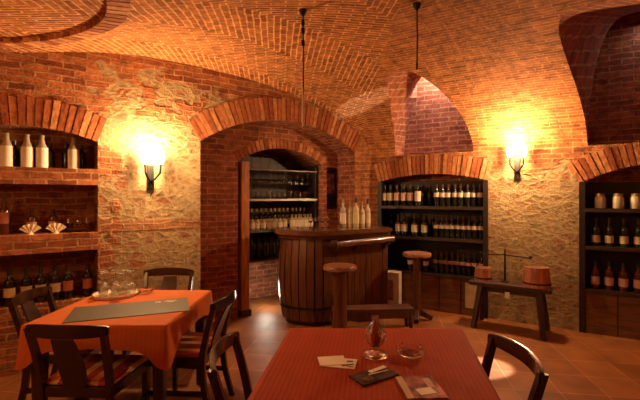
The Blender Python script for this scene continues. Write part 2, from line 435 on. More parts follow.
# ---- right wall: two arched rack niches, vault springs at SPR
N1 = (.86, .74); N2 = (3.36, .80)
h1 = opening(N1[0], N1[1], 0, 1.74, .10); h2 = opening(N2[0], N2[1], 0, 1.68, .22)
outerR = [(AEND, 0), (AEND, SPR+.01), (0, SPR+.01), (0, 0)] + h1 + h2
wall_mesh('wall_right', PR, outerR, [], [], STONE_R)
for i, h in enumerate((h1, h2)):
    strip('trim_%d' % (3+i), PR, h, 0, -.36, BRICK)
PRb = lambda t, z, out=0: PR(t, z, out-.36)
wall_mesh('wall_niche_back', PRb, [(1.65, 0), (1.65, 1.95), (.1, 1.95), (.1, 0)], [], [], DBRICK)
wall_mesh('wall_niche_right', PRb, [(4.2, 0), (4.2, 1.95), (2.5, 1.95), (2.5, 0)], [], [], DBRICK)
# ---- walls behind and beside the camera
E1 = PR(AEND, 0); 
PE = lambda t, z, out=0: E1 + NR*t + Vector((0,0,z)) - DR*out
wall_mesh('wall_side', PE, [(0,0)]+[(W, 0)]+[(W*i/40, barrel(W*i/40)+.01) for i in range(40, -1, -1)], [], [], BRICK)
PB = lambda t, z, out=0: PR(t, 0, W) + Vector((0,0,z)) - NR*out
wall_mesh('wall_back', PB, [(-2.9, 0), (AEND, 0), (AEND, barrel(W)+.01), (-2.9, barrel(W)+.01)], [], [], BRICK)

# ---- floor
bm = B()
for c in [[PR(-3.2,0,W+.1), PR(AEND+.1,0,W+.1), PR(AEND+.1,0,-.5), PR(0,0,-.6), PL(0,0,-1.2), PL(2.7,0,-1.2), PL(2.7,0,-.05), PL(7.1,0,-.05)]]:
    bm.faces.new([bm.verts.new(p) for p in c])
r = bmesh.ops.extrude_face_region(bm, geom=bm.faces[:]); 
for v in [g for g in r['geom'] if isinstance(g, bmesh.types.BMVert)]: v.co.z -= .12
tag(obj('floor', bm, FLOOR), kind='structure')

# ---- vault
cols = []
def add_range(a0, a1, n): cols.extend(a0+(a1-a0)*i/n for i in range(n))
AMIN = -.447*W
def lun_z(a, l):
    c, h, r, e = l; k = abs((a-c)/h)
    return SPR + r*math.sqrt(max(0, 1-min(1, k)**e))
add_range(AMIN, 0, 60); add_range(0, LUN[0][0]-LUN[0][1], 8)
for i, l in enumerate(LUN):
    cols.extend(l[0]-l[1]*math.cos(PI*j/48) for j in range(48))
    nxt = LUN[i+1][0]-LUN[i+1][1] if i+1 < len(LUN) else AEND
    add_range(l[0]+l[1], nxt, 16)
cols.append(AEND)
def w0(a):
    w = 0
    if a < 0: w = -a/.447
    for l in LUN:
        if abs(a-l[0]) < l[1]: w = max(w, groin(lun_z(a, l)))
    return w
arc = [0.0]; DW = .01
for i in range(int(W/DW)+2):
    z1, z2 = barrel(i*DW), barrel((i+1)*DW); arc.append(arc[-1]+math.hypot(DW, z2-z1))
def arclen(w): 
    f = w/DW; i = int(f); return arc[i]+(arc[i+1]-arc[i])*(f-i)
bm = B(); uvl = bm.loops.layers.uv.new('UVMap'); ROWS = 70; grid = []
for a in cols:
    wa = w0(a); cl = []
    for j in range(ROWS+1):
        k = (j/ROWS)**1.6; w = wa+(W-wa)*k; cl.append((bm.verts.new(PV(a, barrel(w), w)), (a, arclen(w))))
    grid.append(cl)
for c1, c2 in zip(grid, grid[1:]):
    for j in range(ROWS):
        q = [c1[j], c2[j], c2[j+1], c1[j+1]]
        try: f = bm.faces.new([x[0] for x in q])
        except ValueError: continue
        f.smooth = True
        for lp, x in zip(f.loops, q): lp[uvl].uv = x[1]
bmesh.ops.remove_doubles(bm, verts=bm.verts[:], dist=1e-5)
tag(obj('ceiling', bm, VAULT, smooth=False), kind='structure')
for p in bpy.data.objects['ceiling'].data.polygons: p.use_smooth = True
# window vaults (light wells): the crown climbs outwards and a shaft rises at the back
DEEP = .36; FR = -.04; ZT = 3.95
for li, l in enumerate(LUN):
    bm = B(); uvl = bm.loops.layers.uv.new('UVMap'); n = 48; c, h = l[0], l[1]; s = 0
    def quad(q, uv):
        f = bm.faces.new([bm.verts.new(p) for p in q])
        for lp, x in zip(f.loops, uv): lp[uvl].uv = x
    def zz(a, w): za = lun_z(a, l); return za+(za-SPR)*.55*(groin(za)-w)/1.5
    A = [c-h*math.cos(PI*k/n) for k in range(n+1)]
    m0, m1 = int(n*.3), int(n*.7)
    for k in range(n):
        a, b = A[k], A[k+1]; ga, gb = groin(lun_z(a, l)), groin(lun_z(b, l)); mid = m0 <= k < m1
        e0 = FR if mid else -DEEP; ds = math.hypot(b-a, lun_z(b, l)-lun_z(a, l)); m = 6
        for i in range(m):
            p0, p1 = ga+(e0-ga)*i/m, ga+(e0-ga)*(i+1)/m; q0, q1 = gb+(e0-gb)*i/m, gb+(e0-gb)*(i+1)/m
            quad([PV(a, zz(a, p0), p0), PV(b, zz(b, q0), q0), PV(b, zz(b, q1), q1), PV(a, zz(a, p1), p1)], [(p0, s), (q0, s+ds), (q1, s+ds), (p1, s)])
        ta, tb = (ZT, ZT) if mid else (zz(a, -DEEP), zz(b, -DEEP))
        quad([PR(a, SPR, -DEEP), PR(b, SPR, -DEEP), PR(b, tb, -DEEP), PR(a, ta, -DEEP)], [(a, SPR), (b, SPR), (b, tb), (a, ta)])
        if mid: quad([PR(a, zz(a, FR), FR), PR(b, zz(b, FR), FR), PR(b, ZT, FR), PR(a, ZT, FR)], [(a, 0), (b, 0), (b, .8), (a, .8)])
        s += ds
    for a in (A[m0], A[m1]):
        quad([PR(a, zz(a, FR), FR), PR(a, zz(a, -DEEP), -DEEP), PR(a, ZT, -DEEP), PR(a, ZT, FR)], [(0, 0), (.3, 0), (.3, .8), (0, .8)])
    quad([PR(A[m0], ZT, FR), PR(A[m1], ZT, FR), PR(A[m1], ZT, -DEEP), PR(A[m0], ZT, -DEEP)], [(0,0), (1,0), (1,.4), (0,.4)])
    quad([PR(c-h, SPR, 0), PR(c+h, SPR, 0), PR(c+h, SPR, -DEEP), PR(c-h, SPR, -DEEP)], [(0,0), (2*h,0), (2*h,DEEP), (0,DEEP)])
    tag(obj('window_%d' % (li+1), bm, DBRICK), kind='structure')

# ---- brick arch rings, real bricks set on edge
def ring(name, P, c, h, spring, rise, band, proj=.012, bw=.048, depth=.1):
    R = (h*h+rise*rise)/(2*rise); a = math.asin(min(1, h/R)); zc = spring+rise-R
    n = int(2*a*(R+band/2)/(bw+.012)); bm = B(); tone = bm.verts.layers.float.new('tone')
    for i in range(n):
        a0 = -a+2*a*(i+.09)/n; a1 = -a+2*a*(i+.91)/n; j = random.uniform(-.006, .006)
        vs = []
        for out in (proj+j, -.03):
            for rr, aa in ((R-.006, a0), (R-.006, a1), (R+band+j*2, a1), (R+band+j*2, a0)):
                vs.append(bm.verts.new(P(c+rr*math.sin(aa), zc+rr*math.cos(aa), out)))
        t = random.random()
        for v in vs: v[tone] = t
        for f in ((0,1,2,3), (7,6,5,4), (0,4,5,1), (1,5,6,2), (2,6,7,3), (3,7,4,0)): bm.faces.new([vs[k] for k in f])
    return tag(obj(name, bm, VOUS), kind='structure')
ring('trim_5', PL, ALC[0], ALC[1], ALC[2], ALC[3], .26)
ring('trim_6', PL2, IA[0], IA[1], IA[2], IA[3], .12)
ring('trim_7', PL, NICHE[0], NICHE[1], 2.06, .10, .25)
ring('trim_8', PR, N1[0], N1[1], 1.74, .10, .25)
ring('trim_9', PR, N2[0], N2[1], 1.68, .22, .25)
# brick shelves of the niche
def wbox(P, t0, t1, z0, z1, o0, o1, bm, uvl=None):
    vs = [bm.verts.new(P(t, z, o)) for t in (t0, t1) for z in (z0, z1) for o in (o0, o1)]
    for f in ((0,1,3,2), (4,6,7,5), (0,4,5,1), (2,3,7,6), (0,2,6,4), (1,5,7,3)):
        fc = bm.faces.new([vs[k] for k in f])
        if uvl:
            for lp, k in zip(fc.loops, f): lp[uvl].uv = (t0 if k < 4 else t1, (z0 if k in (0,1,4,5) else z1)+ (o1-o0)*(k % 2))
for i, (z0, z1) in enumerate(((1.645, 1.793), (1.036, 1.198))):
    bm = B(); uvl = bm.loops.layers.uv.new('UVMap')
    wbox(PL, NICHE[0]-NICHE[1], NICHE[0]+NICHE[1], z0, z1, -.32, .03, bm, uvl)
    tag(obj('trim_%d' % (10+i), bm, BRICK), kind='structure')
# ring of bricks on the vault (top left of the view)
def zceil(x, y):
    d = Vector((x, y, 0))-K; return barrel(max(0, min(W, d.dot(NR))))
bm = B(); tone = bm.verts.layers.float.new('tone'); cx, cy, R0 = -2.30, 1.98, 1.10
n = 96
for i in range(n):
    a0, a1 = 2*PI*(i+.1)/n, 2*PI*(i+.9)/n; vs = []
    for dz in (-.04, .02):
        for rr, aa in ((R0, a0), (R0, a1), (R0+.13, a1), (R0+.13, a0)):
            x, y = cx+rr*math.cos(aa), cy+rr*math.sin(aa); vs.append(bm.verts.new((x, y, zceil(x, y)+dz)))
    t = random.random()
    for v in vs: v[tone] = t
    for f in ((0,1,2,3), (7,6,5,4), (0,4,5,1), (1,5,6,2), (2,6,7,3), (3,7,4,0)): bm.faces.new([vs[k] for k in f])
tag(obj('trim_12', bm, VOUS), kind='structure')

# ------------------------------------------------------------------ bottles and glasses
def make_bottle(name, label, cat, H, R, gm, lm, cm, lab=(.18,.48), group=None, neck=.36, shape='bordeaux'):
    t = thing(name, label, cat, (0,0,0), 0, group)
    bm = B(); sh = 1-neck
    prof = [(0,.004), (R*.9,0), (R,.006*1.5), (R,H*sh), (R*.93,H*(sh+.04)), (R*.6,H*(sh+.09)), (R*.40,H*(sh+.14)), (R*.36,H*.97), (R*.42,H*.975), (R*.42,H), (0,H)]
    if shape == 'burgundy': prof[3:7] = [(R,H*sh*.85), (R*.9,H*sh), (R*.62,H*(sh+.10)), (R*.42,H*(sh+.18))]
    lathe(bm, prof, 16); obj('glass_body', bm, gm, t, True)
    if lm:
        bm = B(); lathe(bm, [(R*1.005,H*lab[0]), (R*1.03,H*lab[0]), (R*1.03,H*lab[1]), (R*1.005,H*lab[1])], 16); obj('paper_label', bm, lm, t, True)
    if cm:
        bm = B(); lathe(bm, [(R*.43,H*.83), (R*.45,H*.83), (R*.45,H*1.005), (0,H*1.01)], 12); obj('capsule', bm, cm, t, True)
    return t
def make_glass(name, label, cat, H, R, group=None, upside=False, mat=None):
    t = thing(name, label, cat, (0,0,0), 0, group)
    f = (lambda z: H-z) if upside else (lambda z: z)
    bm = B(); lathe(bm, [(0,f(0)), (R*.85,f(0)), (R*.85,f(.003)), (R*.12,f(.008)), (0,f(.008))], 16); obj('foot', bm, mat or G_CLEAR, t, True)
    bm = B(); lathe(bm, [(R*.1,f(.006)), (R*.1,f(H*.48))], 8); obj('stem', bm, mat or G_CLEAR, t, True)
    bm = B(); lathe(bm, [(0,f(H*.47)), (R*.55,f(H*.52)), (R*.98,f(H*.7)), (R*.8,f(H)), (R*.76,f(H)), (R*.93,f(H*.7)), (R*.5,f(H*.55)), (0,f(H*.5))], 16); obj('bowl', bm, mat or G_CLEAR, t, True)
    return t
def row(proto, P, t0, t1, n, z, out, jit=.006, skip=()):
    """proto itself takes the first place, copies the rest"""
    first = True; res = []
    for i in range(n):
        if i in skip: continue
        t = t0+(t1-t0)*i/max(1, n-1)+random.uniform(-jit, jit)
        p = P(t, z, out+random.uniform(-jit, jit))
        if first: proto.location = p; first = False; res.append(proto)
        else: res.append(dup(proto, p, random.uniform(-1, 1)))
    return res

# ------------------------------------------------------------------ wine racks in the right wall
def make_rack(P, c, h, top, label, shelves, name='wine_rack', out=.03, rise=.1):
    """frame follows the wall; P gives wall coordinates"""
    t = thing(name, label, 'wine rack', P(c, 0, -.15), AR)
    M = t.matrix_basis.inverted()
    TL = Matrix.Translation(P(c, 0, -.15)) @ Matrix.Rotation(AR, 4, 'Z'); TI = TL.inverted()
    Q = lambda tt, z, o=0: TI @ P(tt, z, o)
    for sgn in (-1, 1):
        bm = B(); tt = c+sgn*(h-.03); wbox(Q, tt-.028, tt+.028, 0, top, -.33, out, bm); obj('side_post', bm, WOODR, t)
    if False:
        bm = B(); wbox(Q, c-.02, c+.02, shelves[-1]+.0, top+rise*.5, -.33, -.02, bm); obj('divider', bm, WOODR, t)
    for z in shelves:
        bm = B(); wbox(Q, c-h+.058, c+h-.058, z-.045, z, -.335, out-.005, bm); o = obj('shelf', bm, WOODR, t)
        bm = B(); wbox(Q, c-h+.058, c+h-.058, z-.04, z-.005, out-.004, out+.012, bm); obj('edge_strip', bm, WOODE, o)
    bm = B(); wbox(Q, c-h+.058, c+h-.058, 0.02, top, -.345, -.335, bm); obj('back_board', bm, WOODR, t)
    nb = 5; zz = shelves[-1]-.05
    for i in range(nb):
        a = c-h+.06+(2*h-.12)*i/nb; b = c-h+.06+(2*h-.12)*(i+1)/nb
        bm = B(); wbox(Q, a+.004, b-.004, .0, zz, out-.05, out-.01+.004*(i % 2), bm); obj('front_board', bm, WOODM, t)
    return t
SH = (1.40, .98, .50)
rk1 = make_rack(PR, N1[0], N1[1], 1.74, 'dark wooden wine rack filling the low arched niche right of the bar', SH)
bm = B(); wbox(lambda a, z, o=0: rk1.matrix_basis.inverted() @ PR(a, z, o), 1.34, 1.5, .14, .42, .0, .036, bm)
rk2 = make_rack(PR, N2[0], N2[1], 1.70, 'dark wooden wine rack in the arched niche at the right edge', SH, rise=.2)
bm.free()
bm = B(); TI = (Matrix.Translation(PR(N1[0], 0, -.15)) @ Matrix.Rotation(AR, 4, 'Z')).inverted()
wbox(lambda a, z, o=0: TI @ PR(a, z, o), 1.33, 1.50, .10, .42, .026, .036, bm)
tag(obj('panel', bm, CARD, rk1), 'pale wooden panel at the right end')

g = 'bottles on the top shelf of the arched wine rack'
def rowb(name, label, gm, lm, cm, group, P, t0, t1, n, z, out, H=.29, R=.037, lab=(.18,.48), skip=(), shape='bordeaux', cat='wine bottle'):
    return row(make_bottle(name, label, cat, H, R, gm, lm, cm, lab, group, shape=shape), P, t0, t1, n, z, out, skip=skip)
rowb('wine_bottle', 'dark wine bottle with big cream label, left half of the arched rack top shelf', G_DARK, LAB_Y, CAP_K, 'cream labelled bottles, top shelf left', PR, .20, .29, 2, SH[0], -.05, lab=(.25,.62), R=.042)
rowb('wine_bottle', 'dark wine bottle with pinkish label, left half of the arched rack top shelf', G_DARK, LAB_P, CAP_R, 'pink labelled bottles, top shelf left', PR, .39, .58, 3, SH[0], -.05, lab=(.25,.62), R=.042)
rowb('wine_bottle', 'dark wine bottle with tall white label near middle of arched rack top shelf', G_DARK, LAB_W, CAP_K, None, PR, .68, .68, 1, SH[0], -.04, lab=(.22,.7), R=.042)
rowb('wine_bottle', 'dark wine bottle with small white label, right half of arched rack top shelf', G_DARK, LAB_W, CAP_R, 'white labelled bottles, top shelf right', PR, .94, 1.50, 8, SH[0], -.05, lab=(.42,.62))
rowb('wine_bottle', 'dark unlabelled wine bottle standing in the back row, arched rack top shelf', G_DARK, None, CAP_R, 'back row bottles, top shelf', PR, .24, 1.48, 14, SH[0], -.2)
rowb('wine_bottle', 'wine bottle with white label beside the bar end, arched rack middle shelf', G_DARK, LAB_W, CAP_K, 'white labelled bottles, middle shelf left', PR, .40, .49, 2, SH[1], -.05, lab=(.2,.55), R=.042)
rowb('wine_bottle', 'wine bottle with cream label, centre left of arched rack middle shelf', G_DARK, LAB_Y, CAP_R, 'cream labelled bottles, middle shelf', PR, .64, .78, 2, SH[1], -.05, lab=(.2,.55), R=.045)
rowb('wine_bottle', 'dark wine bottle with narrow white label, right half of arched rack middle shelf', G_DARK, LAB_W, CAP_R, 'bottles, middle shelf right', PR, .94, 1.51, 9, SH[1], -.05, lab=(.42,.58))
rowb('wine_bottle', 'dark unlabelled wine bottle in the back row, arched rack middle shelf', G_DARK, None, CAP_K, 'back row bottles, middle shelf', PR, .24, 1.48, 13, SH[1], -.2)
rowb('wine_bottle', 'dark wine bottle with dim label, right half of arched rack bottom shelf', G_DARK, LAB_P, CAP_R, 'bottles, bottom shelf right', PR, .94, 1.51, 9, SH[2], -.05, lab=(.45,.6))
rowb('wine_bottle', 'dark wine bottle with pale label, left half of arched rack bottom shelf', G_DARK, LAB_W, CAP_K, 'bottles, bottom shelf left', PR, .58, .80, 3, SH[2], -.05, lab=(.3,.5))
# rack at the right edge
def jar():
    t = thing('glass_jar', 'pale glass jar with lid on top shelf of the right edge rack', 'jar', (0,0,0), 0, 'jars on the right edge rack')
    bm = B(); lathe(bm, [(0,0), (.05,.002), (.055,.01), (.055,.12), (.04,.14), (0,.14)], 16); obj('glass_body', bm, G_PALE, t, True)
    bm = B(); lathe(bm, [(.044,.138), (.044,.165), (0,.168)], 16); obj('lid', bm, CAP_G, t, True)
    return t
row(jar(), PR, 2.76, 3.9, 8, SH[0], -.06)
rowb('wine_bottle', 'green wine bottle with cream label, second shelf of the right edge rack', G_GREEN, LAB_Y, CAP_K, 'green bottles on the right edge rack', PR, 2.72, 4.0, 11, SH[1], -.06, H=.31, lab=(.12,.38), R=.04)
rowb('wine_bottle', 'rose red wine bottle with pink label, third shelf of the right edge rack', G_RED, LAB_P, CAP_K, 'rose bottles on the right edge rack', PR, 2.72, 4.0, 11, SH[2], -.06, H=.30, lab=(.15,.45), R=.042)

# ------------------------------------------------------------------ left niche contents
zt = 1.793
def grappa(label, group=None): return make_bottle('liqueur_bottle', label, 'bottle', .30, .046, G_GRAPPA, LAB_W, None, (.02,.62), group, shape='burgundy')
ps = [(4.33, 'big frosted bottle with white wrap, leftmost on the upper brick ledge'), (4.20, 'big frosted bottle with white wrap, second from left on the upper brick ledge'),
      (4.055, 'big frosted bottle with white wrap, left of the pair on the upper brick ledge'), (3.945, 'big frosted bottle with white wrap, right of the pair on the upper brick ledge'), (3.70, 'big frosted bottle with white wrap standing alone at right of upper brick ledge')]
g0 = grappa(ps[0][1]); g0.location = PL(ps[0][0], zt, -.12)
for t_, l_ in ps[1:]: dup(g0, PL(t_, zt, -.12), random.random(), label=l_)
rowb('wine_bottle', 'dark slim bottle standing in the shadow behind the white wrapped bottles', G_DARK, None, CAP_K, 'dark bottles on the upper ledge', PL, 4.28, 3.62, 6, zt, -.25, H=.25, cat='bottle')
zm = 1.198
rowb('wine_bottle', 'tall brown bottle at left of the middle brick ledge', G_RED, LAB_R, CAP_R, 'tall bottles on the middle ledge', PL, 4.32, 4.22, 2, zm, -.18, H=.33, lab=(.3,.6))
rowb('wine_bottle', 'short brown bottle at the back of the middle brick ledge', G_RED, LAB_P, CAP_K, 'short bottles on the middle ledge', PL, 4.02, 3.86, 2, zm, -.2, H=.22)
def bowl(name, label, cat, R, H, mat, mat2):
    t = thing(name, label, cat)
    bm = B(); lathe(bm, [(0,0), (R*.5,0), (R*.55,.006), (R,H), (R*.95,H), (R*.45,.012), (0,.012)], 20); obj('shell', bm, mat, t, True)
    return t
def fan(label, p, rz):
    t = thing('folded_napkin', label, 'napkin', p, rz)
    bm = B(); n = 10
    base = bm.verts.new((0,0,0)); pr = None
    for s in (-.006, .006):
        pass
    bm.free(); bm = B()
    for i in range(n):
        a0, a1 = -1.2+2.4*i/n, -1.2+2.4*(i+1)/n
        y0, y1 = (.012 if i % 2 else -.012), (-.012 if i % 2 else .012); vs = []
        for o in (-.002, .002):
            vs += [bm.verts.new((0, o, 0)), bm.verts.new((.085*math.sin(a0), y0+o, .03+.085*math.cos(a0)*.75)), bm.verts.new((.085*math.sin(a1), y1+o, .03+.085*math.cos(a1)*.75))]
        for f in ((0,1,2), (5,4,3), (0,3,4,1), (1,4,5,2), (2,5,3,0)): bm.faces.new([vs[k] for k in f])
    obj('cloth_fan', bm, CREAM, t)
    bm = B(); lathe(bm, [(0,0), (.028,0), (.016,.012), (.012,.03), (0,.03)], 12); obj('napkin_holder', bm, CREAM, t, True)
    return t
fan('cream fan shaped ornament on the middle brick ledge, the left one', PL(4.03, zm, -.06), AL)
fan('cream fan shaped ornament on the middle brick ledge, the right one', PL(3.84, zm, -.06), AL)
bw_ = make_glass('wine_glass', 'small stemmed glass at right end of the middle brick ledge', 'glass', .13, .036, 'glasses on the middle ledge')
row(bw_, PL, 3.73, 3.58, 3, zm, -.1)
rowb('wine_bottle', 'dark wine bottle standing in the lowest niche behind the left table', G_DARK, LAB_Y, CAP_K, 'dark bottles in the lowest niche', PL, 4.40, 3.84, 6, .58, -.1, H=.32, R=.042, lab=(.25,.5))
rowb('wine_bottle', 'red capped wine bottle at right end of the lowest niche', G_DARK, LAB_R, CAP_R, 'red bottles in the lowest niche', PL, 3.74, 3.58, 2, .58, -.1, H=.31, R=.042, lab=(.25,.55))

# ------------------------------------------------------------------ bar back shelf
TB = Matrix.Translation(PL(IA[0], 0, -.75)) @ Matrix.Rotation(AL, 4, 'Z'); TBi = TB.inverted()
sf = thing('bar_shelf', 'dark wooden back bar shelf unit set into the brick alcove behind the bar', 'shelf', PL(IA[0], 0, -.75), AL)
QB = lambda t, z, o=0: TBi @ PL(t, z, o)
BS = [1.90, 1.50, 1.08, .68]
lo, hi = IA[0]-IA[1]+.03, IA[0]+IA[1]-.185
for z, th in zip(BS, (.02, .035, .035, .03)):
    bm = B(); wbox(QB, lo, hi, z-th, z, -.95, -.50, bm); s_ = obj('shelf_board', bm, WOODR, sf)
    bm = B(); wbox(QB, lo, hi, z-th+.003, z-.003, -.499, -.488, bm); tag(obj('edge_strip', bm, STEEL if z in (1.5, 1.08) else WOODM, s_), 'shiny metal edge' if z in (1.5, 1.08) else None)
for k in range(8):
    bm = B(); a = lo+(hi-lo)*k/8; wbox(QB, a+.003, a+(hi-lo)/8-.003, .64, 2.1, -.975, -.957+.004*(k % 2), bm); obj('back_board', bm, WOODE, sf)
for t_ in (lo+.01, hi):
    bm = B(); wbox(QB, t_-.02, t_+.02, 0, 1.98, -.95, -.505, bm); obj('side_panel', bm, WOODR, sf)
for k in range(5):
    bm = B(); a = lo+.05+(hi-lo-.1)*k/4.2; tube(bm, [QB(a, 1.87, -.92), QB(a, 1.87, -.52)], .006, 6); obj('glass_rail', bm, STEEL, sf)
# orange brown post at the left of the alcove
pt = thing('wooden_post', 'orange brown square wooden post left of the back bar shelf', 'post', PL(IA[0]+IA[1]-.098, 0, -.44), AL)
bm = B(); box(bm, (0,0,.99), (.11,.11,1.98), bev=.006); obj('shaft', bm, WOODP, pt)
bm = B(); box(bm, (0,0,.04), (.15,.15,.08), bev=.006); obj('plinth', bm, WOODD, pt)
gl = make_glass('wine_glass', 'stemmed glass hanging upside down from rail in the back bar', 'glass', .15, .036, 'glasses hanging in the back bar', upside=True)
for k, (a, o) in enumerate([(lo+.12+.1*i, -.58-.12*(j)) for i in range(11) for j in range(2)]):
    if k == 0: gl.location = PL(a, 1.70, o)
    else: dup(gl, PL(a, 1.70, o), 0)
tm = thing('tumbler', 'clear tumbler on the second board of the back bar', 'glass', (0,0,0), 0, 'tumblers on the back bar')
bm = B(); lathe(bm, [(0,0), (.03,0), (.035,.10), (.032,.10), (.027,.008), (0,.008)], 14); obj('glass_body', bm, G_CLEAR, tm, True)
row(tm, PL, lo+.1, hi-.1, 12, 1.50, -.56)
rowb('liqueur_bottle', 'dark liqueur bottle in the back row behind the pale bottles, back bar', G_DARK, LAB_Y, CAP_G, 'dark bottles in the back bar', PL, lo+.08, hi-.08, 14, 1.08, -.72, H=.28, cat='bottle')
rowb('liqueur_bottle', 'pale liqueur bottle with white label, left half of back bar third board', G_PALE, LAB_W, CAP_R, 'pale bottles left in the back bar', PL, hi-.08, hi-.6, 7, 1.08, -.56, H=.17, lab=(.15,.55), cat='bottle')
rowb('liqueur_bottle', 'short whitish liqueur bottle, right half of back bar third board', G_PALE, LAB_W, CAP_G, 'whitish bottles right in the back bar', PL, hi-.72, lo+.08, 7, 1.08, -.56, H=.19, lab=(.1,.6), cat='bottle')
bj = make_bottle('liqueur_bottle', 'dark bottle on the lowest board at left of the back bar', 'bottle', .28, .04, G_DARK, None, CAP_K, group='dark bottles low in the back bar')
row(bj, PL, hi-.1, hi-.5, 5, .68, -.6)
# picture in the small niche right of shelf
pc = thing('framed_picture', 'small framed reddish picture in the brick niche right of the back bar', 'picture', PL(.37, 1.36, -.50), AL)
bm = B(); box(bm, (0,0,.28), (.20,.02,.54), bev=.004); obj('frame', bm, WOODR, pc)
bm = B(); box(bm, (0,-.012,.36), (.15,.006,.30)); obj('print', bm, PHOTO, pc)
bm = B(); lathe(bm, [(0,-.004), (.055,-.004), (.06,0), (.055,.006), (0,.008)], 20, M=Matrix.Translation((0,-.018,.11)) @ Matrix.Rotation(PI/2, 4, 'X')); obj('medallion', bm, IRON, pc, True)

# ------------------------------------------------------------------ the bar
def smooth_path(pts, n=8):
    out = []
    P_ = [Vector(p) for p in pts]; P_ = [P_[0]*2-P_[1]]+P_+[P_[-1]*2-P_[-2]]
    for i in range(1, len(P_)-2):
        a, b, c, d = P_[i-1:i+3]
        for k in range(n):
            t = k/n; out.append(.5*((2*b)+(c-a)*t+(2*a-5*b+4*c-d)*t*t+(3*b-a-3*c+d)*t**3))
    out.append(P_[-2]); return out
bar = thing('bar_counter', 'stave clad wooden bar counter with rounded left end in front of the alcove', 'bar', (0,0,0))
front = smooth_path([(-.42,5.14), (-.47,4.96), (-.36,4.78), (-.08,4.68), (.12,4.74), (.42,4.92), (.88,5.20)], 8)
def offset(path, d):
    res = []
    for i, p in enumerate(path):
        t = (path[min(i+1, len(path)-1)]-path[max(i-1, 0)]).normalized(); res.append(p+Vector((t.y, -t.x))*d)
    return res
BH = 1.08
# staves
total = 0; lens = [0]
for a, b in zip(front, front[1:]): total += (b-a).length; lens.append(total)
def at(s, path=front):
    for i in range(len(lens)-1):
        if s <= lens[i+1] or i == len(lens)-2:
            k = (s-lens[i])/(lens[i+1]-lens[i]); return path[i].lerp(path[i+1], k)
ns = 20
inner = offset(front, -.035)
for i in range(ns):
    s0, s1 = total*(i+.03)/ns, total*(i+.97)/ns; bm = B(); rings = []
    nz = 8
    for j in range(nz+1):
        z = .06+(BH-.06)*j/nz; bul = .045*math.sin(PI*j/nz) if s1 < total*.52 else 0.0
        a, b, c, d = at(s0), at(s1), at(s1, inner), at(s0, inner)
        nrm = Vector(((b-a).y, -(b-a).x)).normalized(); m = .004*((i*7) % 3)
        rings.append([bm.verts.new((*(p+nrm*(bul+m)), z)) for p in (a, b)] + [bm.verts.new((*(p), z)) for p in (c, d)])
    for r1, r2 in zip(rings, rings[1:]):
        for k in range(4): bm.faces.new((r1[k], r1[(k+1)%4], r2[(k+1)%4], r2[k]))
    bm.faces.new(rings[0][::-1]); bm.faces.new(rings[-1])
    obj('stave', bm, WOODB, bar)
# hoops on the barrel part
for z, w_ in ((.22, .022),):
    bm = B(); sel = [p for p, l in zip(offset(front, .014+.045*math.sin(PI*(z-.06)/(BH-.06))), lens) if l < total*.52]; ins = [p for p, l in zip(offset(front, .0), lens) if l < total*.52]
    vs = [[bm.verts.new((*p, z-w_/2)), bm.verts.new((*p, z+w_/2)), bm.verts.new((*q, z+w_/2)), bm.verts.new((*q, z-w_/2))] for p, q in zip(sel, ins)]
    for a, b in zip(vs, vs[1:]):
        for k in range(4): bm.faces.new((a[k], a[(k+1)%4], b[(k+1)%4], b[k]))
    bm.faces.new(vs[0]); bm.faces.new(vs[-1][::-1]); obj('hoop', bm, IRON, bar)
# carcass and plinth
def prism(bm, poly, z0, z1):
    a = [bm.verts.new((p[0], p[1], z0)) for p in poly]; b = [bm.verts.new((p[0], p[1], z1)) for p in poly]; n = len(poly)
    bm.faces.new(a[::-1]); bm.faces.new(b)
    for i in range(n): bm.faces.new((a[i], a[(i+1)%n], b[(i+1)%n], b[i]))
backp = offset(front, -.40)
core = offset(front, -.036)
backline = [Vector((.62, 5.50)), Vector((.18, 5.24)), Vector((-.16, 5.12)), Vector((-.36, 5.16))]
bm = B(); prism(bm, [tuple(p) for p in core[2:]]+[tuple(p) for p in backline], .0, BH); obj('carcass', bm, WOODR, bar)
of = offset(front, .095)
topo = [tuple(p) for p in of]+[(.70,5.58), (.18,5.30), (-.16,5.20), (-.36,5.24)]
bm = B(); prism(bm, topo, BH, BH+.055)
bmesh.ops.bevel(bm, geom=[e for e in bm.edges if abs(e.verts[0].co.z-e.verts[1].co.z) < 1e-5], offset=.012, segments=2, affect='EDGES'); obj('counter_top', bm, WOODT, bar)
of2 = offset(front, .05); bm = B(); prism(bm, [tuple(p) for p in of2]+[tuple(p) for p in core[::-1]], BH-.045, BH-.001); obj('moulding', bm, WOODB, bar)
# log arm rail on the right part
sel = [p for p, l in zip(offset(front, .10), lens) if l > total*.5]
bm = B(); tube(bm, [(*p, BH-.115+.03*i/len(sel)) for i, p in enumerate(sel)], .042, 10); rl = obj('arm_rail', bm, WOODT, bar, True)
for i in (1, len(sel)//2, len(sel)-2):
    bm = B(); p = sel[i]; q = [pp for pp, l in zip(front, lens) if l > total*.5][i]; beam(bm, (*p, BH-.12), (*q, BH-.2), .05, .05); obj('rail_bracket', bm, WOODD, rl)
bm = B(); M = Matrix.Translation((*sel[0], BH-.11)) @ Matrix.Rotation(PI/2, 4, 'Y') ; lathe(bm, [(0,-.05), (.055,-.04), (.06,0), (.055,.04), (0,.05)], 14, M=M); obj('rail_scroll', bm, WOODD, rl, True)

